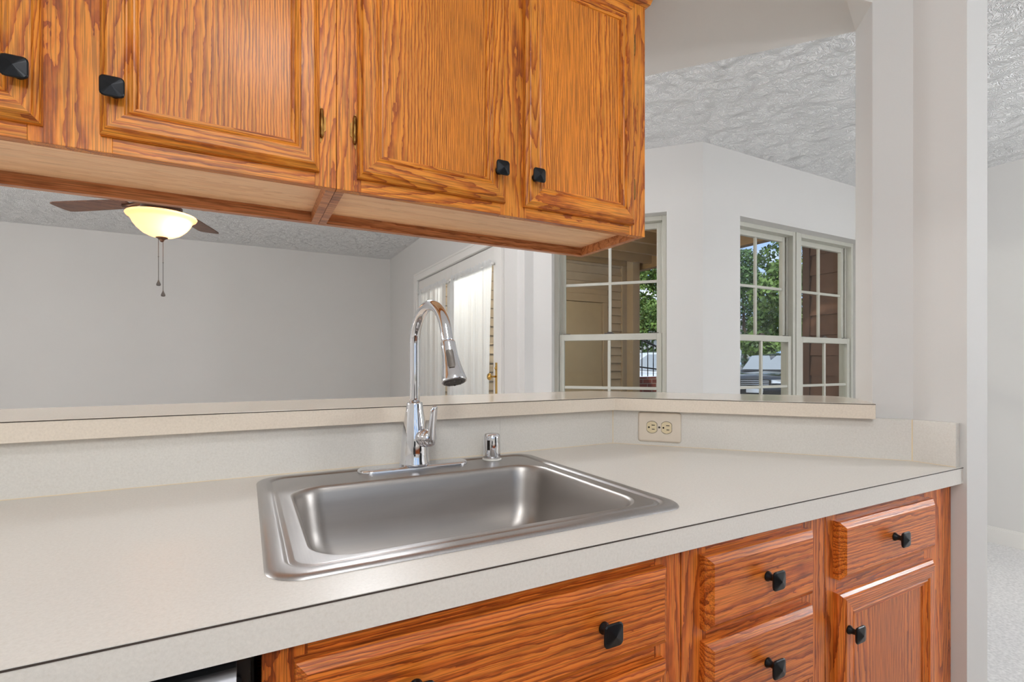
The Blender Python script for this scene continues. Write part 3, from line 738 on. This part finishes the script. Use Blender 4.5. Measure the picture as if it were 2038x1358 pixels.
drawer(.993, 1.358, .743, .854, BY, b3, [(1.175, .800)], LM)
door(.993, 1.358, .130, .717, BY, b3, (1.010, .650), [], LM)

# ------------------------------------------------------------------ dishwasher
root = thing('dishwasher', 'dark steel dishwasher under the counter left of the sink cabinet', 'dishwasher', (-.30, .85, 0))
m = MB(); m.box(-.598, .004, BY+.012, 1.15, .10, CT-.041); m.box(-.598, .004, BY+.08, 1.15, 0, .10); m.build('tub', blackp, root)
m = MB(); m.box(-.592, -.004, BY-.012, BY+.012, .12, CT-.071); m.build('door_panel', DWSTEEL, root, bevel=.003)
m = MB(); rows = []
for i in range(13):
    a = R(-20+200*i/12); rows.append([(xx, BY-.026+.012*math.cos(a)*-1+.004, CT-.056+.010*math.sin(a)) for xx in (-.588, -.008)])
m.loft(rows, 0, True, closed=False)
m.box(-.588, -.008, BY-.020, BY+.012, CT-.070, CT-.054); m.build('handle', DWSTEEL, root, bevel=.002)

# ------------------------------------------------------------------ added behind the camera as dark reflections for the chrome
root = thing('refrigerator', 'black two-door refrigerator added behind the camera for dark reflections in the chrome', 'refrigerator', (1.75, -1.2, 0))
m = MB(); m.box(1.38, 2.12, -1.58, -.92, .04, 1.76); m.build('body', blackp, root, bevel=.006)
for z0_, z1_ in ((.06, 1.20), (1.215, 1.75)):
    q = MB(); q.box(1.385, 2.115, -.915, -.86, z0_, z1_); d_ = q.build('door', blackp, root, bevel=.008)
    q = MB(); q.tube([(1.44, -.86, max(z0_, .6)+.05), (1.44, -.82, max(z0_, .6)+.07), (1.44, -.82, z1_-.09), (1.44, -.86, z1_-.06)], .011, 10); q.build('handle', blackp, d_)
root = thing('range', 'black kitchen range with oven door added behind the camera for dark reflections in the chrome', 'stove', (-.45, -1.3, 0))
m = MB(); m.box(-.83, -.07, -1.58, -1.0, .05, .90); m.box(-.83, -.07, -1.58, -1.53, .90, 1.0); m.build('body', blackp, root, bevel=.005)
m = MB(); m.box(-.82, -.08, -.998, -.955, .22, .76); dd = m.build('oven_door', blackp, root, bevel=.006)
m = MB(); m.tube([(-.76, -.955, .72), (-.76, -.91, .72), (-.14, -.91, .72), (-.14, -.955, .72)], .011, 10); m.build('handle', DWSTEEL, dd)
root = thing('added_back_counter', 'cream counter on an oak cabinet added between range and refrigerator for reflections in the chrome', 'counter', (.65, -1.3, 0))
m = MB(); m.box(-.05, 1.36, -1.58, -1.02, .10, .876); m.build('carcass', shadedV, root)
m = MB(); m.box(-.06, 1.37, -1.598, -.98, .876, .914); m.build('slab', LAM, root, bevel=.002)
for k in range(3):
    q = MB(); xa = -.02+.46*k; q.box(xa, xa+.42, -1.02, -1.0, .13, .84); q.build('door', shadedV, root, bevel=.004)

# ------------------------------------------------------------------ ceiling fan
fx, fy = -.425, 3.46; fz = CZ+.905
root = thing('ceiling_fan', 'brown bladed ceiling fan with lit amber glass bowl and pull chains', 'ceiling fan', (fx, fy, ZC))
bronze = plain('fan_bronze', (104, 74, 58), .35, .1, 30, metal=.8)
blade = wood('fan_blade_walnut', 0, lin((120, 84, 66)), lin((108, 74, 58)), lin((84, 56, 44)), rough=.5, coat=.05, lines=30, seed=8.2)
m = MB(); m.lathe([(.02, -.001), (.07, -.003), (.072, -.02), (.05, -.05), (.02, -.06)], (fx, fy, ZC), (0, 0, 1), 32); m.build('canopy', bronze, root)
m = MB(); m.lathe([(.012, 0), (.012, -.14)], (fx, fy, ZC-.055), (0, 0, 1), 16); m.build('downrod', bronze, root)
m = MB(); m.lathe([(.02, .20), (.075, .19), (.10, .16), (.108, .10), (.10, .05), (.075, .03), (.06, .0), (.09, -.02), (.095, -.055)], (fx, fy, fz-.005), (0, 0, 1), 36); m.build('motor_housing', bronze, root)
for k in range(5):
    a = R(74.6+72*k-2); d = Vector((math.cos(a), math.sin(a), 0)); t = Vector((-d.y, d.x, 0)); c = Vector((fx, fy, fz+.02))
    q = MB(); top_, bot = [], []
    prof = [(.20, .045), (.26, .056), (.40, .062), (.55, .066), (.64, .066), (.665, .058), (.672, .04)]
    tw = .10
    for hh, lst in ((.003, top_), (-.003, bot)):
        for r_, w_ in prof: lst.append(c+d*r_+t*w_+Vector((0, 0, w_*tw+hh)))
        for r_, w_ in reversed(prof): lst.append(c+d*r_-t*w_+Vector((0, 0, -w_*tw+hh)))
    n_ = len(top_); q.add(top_+bot, [tuple(range(n_)), tuple(range(n_, 2*n_))[::-1]]+[(i, n_+i, n_+(i+1) % n_, (i+1) % n_) for i in range(n_)])
    bl = q.build('blade', blade, root)
    q = MB(); q.tube([c+d*.09+Vector((0, 0, .02)), c+d*.13+Vector((0, 0, .0)), c+d*.20+Vector((0, 0, -.008)), c+d*.25+Vector((0, 0, -.008))], [.012, .010, .014, .01], 10); q.build('blade_arm', bronze, bl)
bz = CZ+.842
m = MB(); prof = [(.169, .006), (.172, .0), (.168, -.008), (.154, -.016), (.147, -.026), (.138, -.045), (.120, -.070), (.092, -.096), (.058, -.113), (.025, -.119), (.004, -.120)]
m.lathe(prof, (fx, fy, bz), (0, 0, 1), 48, cap0=False, cap1=False); m.build('glass_bowl', bowlglass, root)
m = MB(); m.lathe([(.10, .055), (.10, .02), (.14, .008), (.14, .0)], (fx, fy, bz), (0, 0, 1), 32, cap1=False); m.build('light_plate', bronze, root)
m = MB(); m.lathe([(.028, -.116), (.030, -.121), (.020, -.127), (.010, -.134), (.011, -.138), (.006, -.144), (0, -.146)], (fx, fy, bz), (0, 0, 1), 20, cap1=False); m.build('finial', bronze, root)
for dx, dy, ln, nm in ((-.016, .0, .235, 0), (.006, -.002, .295, 1)):
    q = MB(); zt_ = bz-.13; q.tube([(fx+dx, fy+dy, zt_), (fx+dx, fy+dy, zt_-ln)], .0016, 8); 
    for s_ in (.06+.04*nm, ): q.lathe([(0, -.004), (.004, 0), (0, .004)], (fx+dx, fy+dy, zt_-ln*.35-s_*.3), (0, 0, 1), 10, cap0=False, cap1=False)
    ch = q.build('pull_chain', darkgrey, root)
    q = MB(); q.lathe([(.002, .028), (.005, .018), (.010, .006), (.0115, 0), (.009, -.006), (0, -.008)], (fx+dx, fy+dy, zt_-ln-.024), (0, 0, 1), 16, cap1=False); q.build('pull', darkgrey, ch)
def pointlight(name, loc, e, rad, col):
    ld = bpy.data.lights.new(name, 'POINT'); lo = bpy.data.objects.new(name, ld); C.objects.link(lo)
    lo.location = loc; ld.energy = e; ld.shadow_soft_size = rad; ld.color = col; return lo
pointlight('fan_bulb', (fx+.07, fy-.06, bz-.045), 4.5, .022, (1, .74, .44))
pointlight('fan_bulb_glow', (fx-.05, fy+.07, bz-.02), 1.5, .022, (1, .74, .44))

# ------------------------------------------------------------------ kitchen ceiling lamp, then fill lamps added out of view
def dome(name, x, y, z, r, col, strength, label, cat='ceiling lamp', drop=.09):
    root = thing(name, label, cat, (x, y, z))
    mm, n, l, p = newmat(name+'_glow'); setp(p, col=col, emc=col, emis=strength, rough=.4)
    q = MB(); q.lathe([(r, 0), (r*1.02, -.01), (r*.95, -.035), (r*.75, -.06), (r*.45, -drop+.01), (.001, -drop)], (x, y, z-.015), (0, 0, 1), 40, cap0=True, cap1=False); q.build('diffuser', mm, root)
    q = MB(); q.lathe([(r*1.06, 0), (r*1.06, -.016), (r*.98, -.018)], (x, y, z), (0, 0, 1), 40); q.build('base', bronze, root)
    return root
def globe(x, y, zc, r, col, strength, label):  # added pendants, unseen fill light for backsplash, walls and ceiling
    root = thing('fill_pendant', label, 'fill lamp', (x, y, ZC))
    mm, n, l, p = newmat('globe_glow'); setp(p, col=col, emc=col, emis=strength, rough=.4)
    q = MB(); q.lathe([(r*math.sin(R(10+10*i)), r*math.cos(R(10+10*i))) for i in range(17)]+[(.001, -r)], (x, y, zc), (0, 0, 1), 32, cap0=True, cap1=False); q.build('globe', mm, root)
    q = MB(); q.lathe([(.05, 0), (.05, -.015), (.012, -.03)], (x, y, ZC), (0, 0, 1), 24); q.build('canopy', bronze, root)
    q = MB(); q.lathe([(.006, ZC-.02), (.006, zc+r+.03), (.03, zc+r+.025), (.034, zc+r-.004)], (x, y, 0), (0, 0, 1), 16); q.build('rod', bronze, root)
dome('ceiling_lamp', .10, -.35, ZC, .20, (.95, .975, 1.0), 27, 'round frosted dome lamp on the kitchen ceiling behind the camera')
def fill_floorlamp(x, y, zc, r, col, strength, label):  # added floor lamps, unseen fill for far walls and ceilings
    root = thing('fill_floor_lamp', label, 'floor lamp', (x, y, -.02))
    mm, n, l, p = newmat('floor_globe_glow'); setp(p, col=col, emc=col, emis=strength, rough=.4)
    q = MB(); q.lathe([(.001, r)]+[(r*math.sin(R(10+10*i)), r*math.cos(R(10+10*i))) for i in range(17)], (x, y, zc), (0, 0, 1), 32, cap0=False, cap1=True); q.build('globe', mm, root)
    q = MB(); q.lathe([(.15, 0), (.15, .018), (.02, .03)], (x, y, -.02), (0, 0, 1), 32); q.build('base', bronze, root)
    q = MB(); q.lathe([(.011, 0), (.011, zc-r-.02), (.035, zc-r-.012), (.035, zc-r+.02)], (x, y, 0), (0, 0, 1), 16); q.build('pole', bronze, root)
globe(-.35, -.95, 1.86, .14, (.98, .98, .96), 68, 'unseen globe pendant added as frontal fill behind the camera in the kitchen')
globe(.5, 2.35, 2.06, .12, (.94, .97, 1.0), 66, 'unseen globe pendant added as fill just beyond the bar ledge')
fill_floorlamp(3.5, -.75, 1.55, .15, (.93, .965, 1.0), 128, 'unseen globe floor lamp added as fill in the room right of the kitchen')
fill_floorlamp(-2.4, 3.4, 1.50, .15, (.99, .96, .93), 62, 'unseen globe floor lamp added as fill by the left wall of the living room')
fill_floorlamp(-1.7, 1.95, 1.50, .14, (.98, .97, .96), 50, 'globe floor lamp added as fill behind the half wall, out of sight at left')

# ------------------------------------------------------------------ outside
GZ = -.16
m = MB(); m.box(1.72, 60, -20, 60, GZ-.2, GZ); struct(m.build('ground', asphalt))
m = MB(); m.prism([(1.72, 2.9), (4.9, 2.25), (4.9, 5.2), (1.72, 5.2)], GZ, GZ+.06); struct(m.build('floor_patio', concrete))
# storage closet with tan clapboards
SYD = 5.2
root = thing('storage_closet', 'tan clapboard storage closet with flat door at the end of the patio', 'shed', (3.1, SYD+.5, GZ))
m = MB(); m.box(1.72, 4.48, SYD+.03, 6.6, GZ, 2.66); m.build('wall', siding, root)
m = MB(); hgt = .105; zz = GZ+.06
while zz < 2.54:
    for xa, xb in ((1.73, 3.22), (4.16, 4.42)) if zz < CZ+.86 else ((1.73, 4.42),):
        m.add([(xa, SYD-.006, zz+.010), (xb, SYD-.006, zz+.010), (xb, SYD+.026, zz+hgt), (xa, SYD+.026, zz+hgt), (xa, SYD+.03, zz+.010), (xb, SYD+.03, zz+.010)], [(0, 1, 2, 3), (4, 5, 1, 0)])
    zz += hgt
m.build('clapboards', siding, root)
m = MB(); m.box(4.42, 4.50, SYD-.014, SYD+.06, GZ, 2.66); m.box(3.21, 3.28, SYD-.012, SYD+.04, GZ, CZ+.80); m.box(4.11, 4.18, SYD-.012, SYD+.04, GZ, CZ+.80); m.box(3.21, 4.18, SYD-.014, SYD+.04, CZ+.80, CZ+.90); m.box(3.21, 4.18, SYD-.008, SYD+.03, CZ+.90, CZ+.97)
m.build('trim', sidingtrim, root, bevel=.004)
m = MB(); m.box(3.285, 4.105, SYD+.012, SYD+.05, GZ+.06, CZ+.795); dd = m.build('door', doortan, root, bevel=.003)
m = MB(); m.lathe([(.0, 0), (.02, .003), (.012, .02), (.024, .035), (.02, .05), (0, .052)], (3.36, SYD+.012, .85), (0, -1, 0), 16, cap0=False, cap1=False); m.build('door_knob', brass, dd)
# deck above
root = thing('upper_deck', 'tan timber deck with joists overhead outside the windows', 'deck', (3.2, 4, 2.4))
m = MB(); m.prism([(1.73, 3.0), (2.46, 2.24), (4.52, 2.24), (4.98, 2.24), (4.98, 5.19), (1.73, 5.19)], CZ+1.52, CZ+1.56); m.build('deck_boards', deckm, root)
for k in range(8):
    y = 2.45+.40*k if k < 7 else 5.135; q = MB(); q.box(max(1.74, 1.74+(3.02-y)*.96), 4.62, y, y+.045, CZ+1.30, CZ+1.52); q.build('joist', deckm, root)
m = MB(); m.box(4.62, 4.72, 2.24, 5.19, CZ+1.25, CZ+1.52); m.build('beam', deckm, root, bevel=.004)
m = MB(); m.box(4.42, 4.54, 4.98, 5.10, GZ+.06, CZ+1.515); tag(m.build('porch_post', sidingtrim, bevel=.006), 'square tan porch post beside the storage closet', 'post')
# brick wall and railing
m = MB(); m.box(5.35, 7.6, 6.40, 6.62, GZ, CZ-.22); m.box(5.35, 5.65, 6.36, 6.66, GZ, CZ+.02); tag(m.build('brick_wall', brick), 'low red brick wall beyond the porch post', 'wall')
root = thing('stair_railing', 'black iron stair railing above the brick wall', 'railing', (6.3, 6.5, CZ-.22))
m = MB(); m.tube([(5.66, 6.51, CZ+.52), (7.4, 6.51, CZ-.05)], .018, 8); m.build('handrail', iron, root)
m = MB(); m.tube([(5.66, 6.51, CZ-.02), (7.4, 6.51, CZ-.20)], .012, 8); m.build('bottom_rail', iron, root)
for k in range(13):
    x = 5.72+.13*k; q = MB(); t = (x-5.66)/1.74; q.tube([(x, 6.51, CZ-.21), (x, 6.51, CZ+.52-.57*t)], .009, 6); q.build('baluster', iron, root)
# brown wing
root = thing('neighbouring_wing', 'dark brown board-sided wing of the building outside the right window', 'building', (6, 2, GZ))
m = MB(); m.box(5.03, 8.0, -2, 3.04, GZ, 3.6); m.build('wall', brownsid, root)
m = MB(); zz = GZ
brownV = plain('brown_boards', (116, 84, 66), .7, .12, 9)
while zz < 3.4:
    m.add([(5.0, -2, zz), (5.0, 3.05, zz), (5.025, 3.05, zz+.20), (5.025, -2, zz+.20), (5.03, -2, zz), (5.03, 3.05, zz)], [(0, 3, 2, 1), (0, 1, 5, 4)]); zz += .20
m.build('siding_boards', brownV, root)
m = MB(); m.box(4.99, 5.06, 3.03, 3.10, GZ, 3.5); m.build('corner_board', plain('brown_corner', (96, 68, 54), .7), root)
# far house
root = thing('far_house', 'pale sided house with grey roof behind the trees', 'house', (34, 32, GZ))
m = MB(); m.box(29, 40, 29, 36, GZ, 3.6); m.build('wall', housem, root)
m = MB(); m.add([(28.5, 28.4, 3.5), (40.5, 28.4, 3.5), (40.5, 36.6, 3.5), (28.5, 36.6, 3.5), (28.5, 32.5, 6.2), (40.5, 32.5, 6.2)], [(0, 1, 5, 4), (2, 3, 4, 5), (1, 2, 5), (3, 0, 4), (3, 2, 1, 0)]); m.build('roof', roofm, root)
for x in (30.5, 33.5, 36.5):
    q = MB(); q.box(x, x+1.1, 28.96, 29.0, 1.0, 2.4); q.build('window', carglass, root)
root = thing('far_house', 'pale gabled house seen small through the angled window', 'house', (13, 30, GZ))
m = MB(); m.box(11, 15, 27, 33, GZ, 3.2); m.build('wall', housem, root)
m = MB(); m.add([(10.6, 26.6, 3.1), (15.4, 26.6, 3.1), (15.4, 33.4, 3.1), (10.6, 33.4, 3.1), (10.6, 30, 6.0), (15.4, 30, 6.0)], [(0, 1, 5, 4), (2, 3, 4, 5), (1, 2, 5), (3, 0, 4), (3, 2, 1, 0)]); m.build('roof', roofm, root)

def tree(x, y, h, rad, n, mat, label, seed, low=.25):
    rs = np.random.RandomState(seed); root = thing('leafy_tree', label, 'tree', (x, y, GZ), 0, 'trees across the street')
    q = MB(); q.tube([(x, y, GZ), (x+.05, y, h*.35), (x-.05, y+.05, h*.7)], [.16, .12, .05], 8); q.build('trunk', bark, root)
    nb = 26; zc0 = h*low
    ctr = []
    for i in range(nb):
        t = rs.rand(); a = rs.rand()*6.28; rz = zc0+(h-zc0)*t; rm = rad*math.sin(math.pi*min(1, .18+.8*t))*rs.uniform(.3, .95)
        ctr.append((x+rm*math.cos(a), y+rm*math.sin(a), rz, rad*rs.uniform(.28, .45)))
    ctr = np.array(ctr); idx = rs.randint(0, nb, n)
    dirs = rs.normal(size=(n, 3)); dirs /= np.linalg.norm(dirs, axis=1)[:, None]
    pos = ctr[idx, :3]+dirs*(ctr[idx, 3]*rs.uniform(.75, 1.05, n))[:, None]*np.array([1, 1, .75])
    u = rs.normal(size=(n, 3)); u /= np.linalg.norm(u, axis=1)[:, None]; nn = dirs+rs.normal(size=(n, 3))*.5
    v = np.cross(nn, u); v /= np.linalg.norm(v, axis=1)[:, None]; s_ = rs.uniform(.06, .13, n)[:, None]
    V = np.stack([pos-u*s_, pos+v*s_*.55, pos+u*s_, pos-v*s_*.55], 1).reshape(-1, 3)
    me = bpy.data.meshes.new('foliage'); me.vertices.add(4*n); me.vertices.foreach_set('co', (V-np.array([x, y, GZ])).ravel())
    me.loops.add(4*n); me.loops.foreach_set('vertex_index', np.arange(4*n)); me.polygons.add(n)
    me.polygons.foreach_set('loop_start', np.arange(n)*4); me.polygons.foreach_set('loop_total', np.full(n, 4)); me.update(calc_edges=True)
    me.materials.append(mat); ob = bpy.data.objects.new('foliage', me); C.objects.link(ob); ob.parent = root
def pol(ang, r): return r*math.sin(R(ang)), r*math.cos(R(ang))
tree(*pol(57.2, 24.5), 9.6, 2.3, 16000, leafA, 'tall mid-green leafy tree right of centre in the twin window', 1, .12)
tree(*pol(52.9, 34), 7.6, 3.2, 15000, leafB, 'lower dark green tree at the left of the twin window', 2, .1)
tree(*pol(62.5, 28), 10.5, 2.6, 11000, leafA, 'green tree beside the brown wing, showing as a narrow strip', 3, .1)
tree(*pol(44.3, 27), 6.2, 2.3, 15000, leafA, 'green tree seen behind the porch post through the angled window', 4, .1)
root = thing('fill_porch_lamp', 'unseen round lamp added as patio fill under the deck beside the french doors', 'lamp', (2.15, 3.88, CZ+1.52))  # added unseen lamp, brightens closet, joists and curtains
mm, n_, l_, p_ = newmat('porch_fill_glow'); setp(p_, col=(1, .95, .88), emc=(1, .94, .86), emis=200, rough=.4)
m = MB(); m.lathe([(.10*math.sin(R(15+15*i)), .10*math.cos(R(15+15*i))) for i in range(11)]+[(.001, -.10)], (2.15, 3.88, CZ+1.02), (0, 0, 1), 28, cap1=False); m.build('globe', mm, root)
m = MB(); m.lathe([(.006, CZ+1.519), (.006, CZ+1.13), (.03, CZ+1.12), (.03, CZ+1.10)], (2.15, 3.88, 0), (0, 0, 1), 16); m.build('stem', bronze, root)

def car(x, y, rot, paintm, label, van=False):
    root = thing('parked_van' if van else 'parked_car', label, 'van' if van else 'car', (x, y, GZ), rot)
    L2, W2 = 2.3, .92
    def sec(xx, hw, zt_, zb_=.35, tum=.0):
        return [(xx, -hw, zb_), (xx, -hw*1.0, zt_*.75), (xx, -hw*(1-tum), zt_-.04), (xx, -hw*(1-tum)+.10, zt_), (xx, 0, zt_+.03), (xx, hw*(1-tum)-.10, zt_), (xx, hw*(1-tum), zt_-.04), (xx, hw, zt_*.75), (xx, hw, zb_)]
    q = MB()
    if van: secs = [sec(-2.6, .95, 2.1), sec(-2.5, .98, 2.25), sec(1.5, .98, 2.25), sec(1.9, .96, 1.9), sec(2.3, .94, 1.1), sec(2.6, .90, .95), sec(2.65, .85, .6)]
    else: secs = [sec(-2.3, .86, 1.0), sec(-2.2, .9, 1.10), sec(0.8, .93, 1.10), sec(1.3, .92, 1.06), sec(1.9, .90, .98), sec(2.22, .84, .90), sec(2.3, .78, .62)]
    q.loft(secs, 0, True, cap0=True, cap1=True, closed=True); q.build('body', paintm, root, local=True)
    if not van:
        q = MB(); 
        q.loft([sec(-2.15, .76, 1.15, 1.05), sec(-1.9, .74, 1.60, 1.05), sec(-.2, .74, 1.66, 1.05), sec(.3, .76, 1.60, 1.05), sec(1.1, .82, 1.10, 1.05)], 0, True, cap0=True, cap1=True); q.build('cabin', paintm, root, local=True)
        q = MB(); q.add([(.34, -.66, 1.60), (.34, .66, 1.60), (1.10, .74, 1.14), (1.10, -.74, 1.14)], [(0, 1, 2, 3)]); q.build('windshield', carglass, root, local=True)
        q = MB()
        for s_ in (-1, 1): q.add([(.2, s_*.765, 1.52), (.85, s_*.83, 1.14), (-1.8, s_*.83, 1.14), (-1.6, s_*.765, 1.52)], [(0, 1, 2, 3)])
        q.build('side_windows', carglass, root, local=True)
    else:
        q = MB(); q.add([(1.53, -.85, 2.16), (1.53, .85, 2.16), (2.30, .86, 1.16), (2.30, -.86, 1.16)], [(0, 1, 2, 3)]); q.build('windshield', carglass, root, local=True)
    fxx = 2.30 if not van else 2.66
    for s_ in (-1, 1):
        q = MB(); q.loft([[(fxx-.16, s_*.80, .74), (fxx-.16, s_*.80, .86), (fxx+.0, s_*.46, .84), (fxx+.02, s_*.46, .74)], [(fxx-.10, s_*.86, .74), (fxx-.10, s_*.86, .86), (fxx+.03, s_*.50, .84), (fxx+.05, s_*.50, .74)]], 0, False, cap0=True, cap1=True); q.build('headlight', lampclear, root, local=True)
    q = MB(); q.box(fxx-.03, fxx+.03, -.42, .42, .60, .84, 1)
    for i in range(4): q.box(fxx+.02, fxx+.045, -.40, .40, .63+.055*i, .645+.055*i, 0)
    q.box(fxx-.02, fxx+.03, -.75, .75, .40, .50, 1); q.box(fxx, fxx+.05, -.24, .24, .44, .56, 0)
    q.build('grille', [lampclear, tyre], root, local=True)
    for wx in (-1.4, 1.45):
        for s_ in (-1, 1):
            q = MB(); q.lathe([(.20, -.02), (.34, -.02), (.36, .02), (.36, .18), (.33, .22), (.22, .22)], (wx, s_*.72, .36), (0, s_, 0), 28, mat=0); q.lathe([(.21, .20), (.19, .19), (.05, .21), (0, .215)], (wx, s_*.72, .36), (0, s_, 0), 20, mat=1, cap0=False, cap1=False)
            q.build('wheel', [tyre, lampclear], root, local=True)
car(15.9, 10.8, R(200), carblack, 'black car parked facing left in the lower twin window')
car(*pol(50.8, 29), R(215), carwhite, 'white van parked behind the black car', True)
car(*pol(43.4, 15.5), R(200), carwhite, 'white car glimpsed through the stair railing')
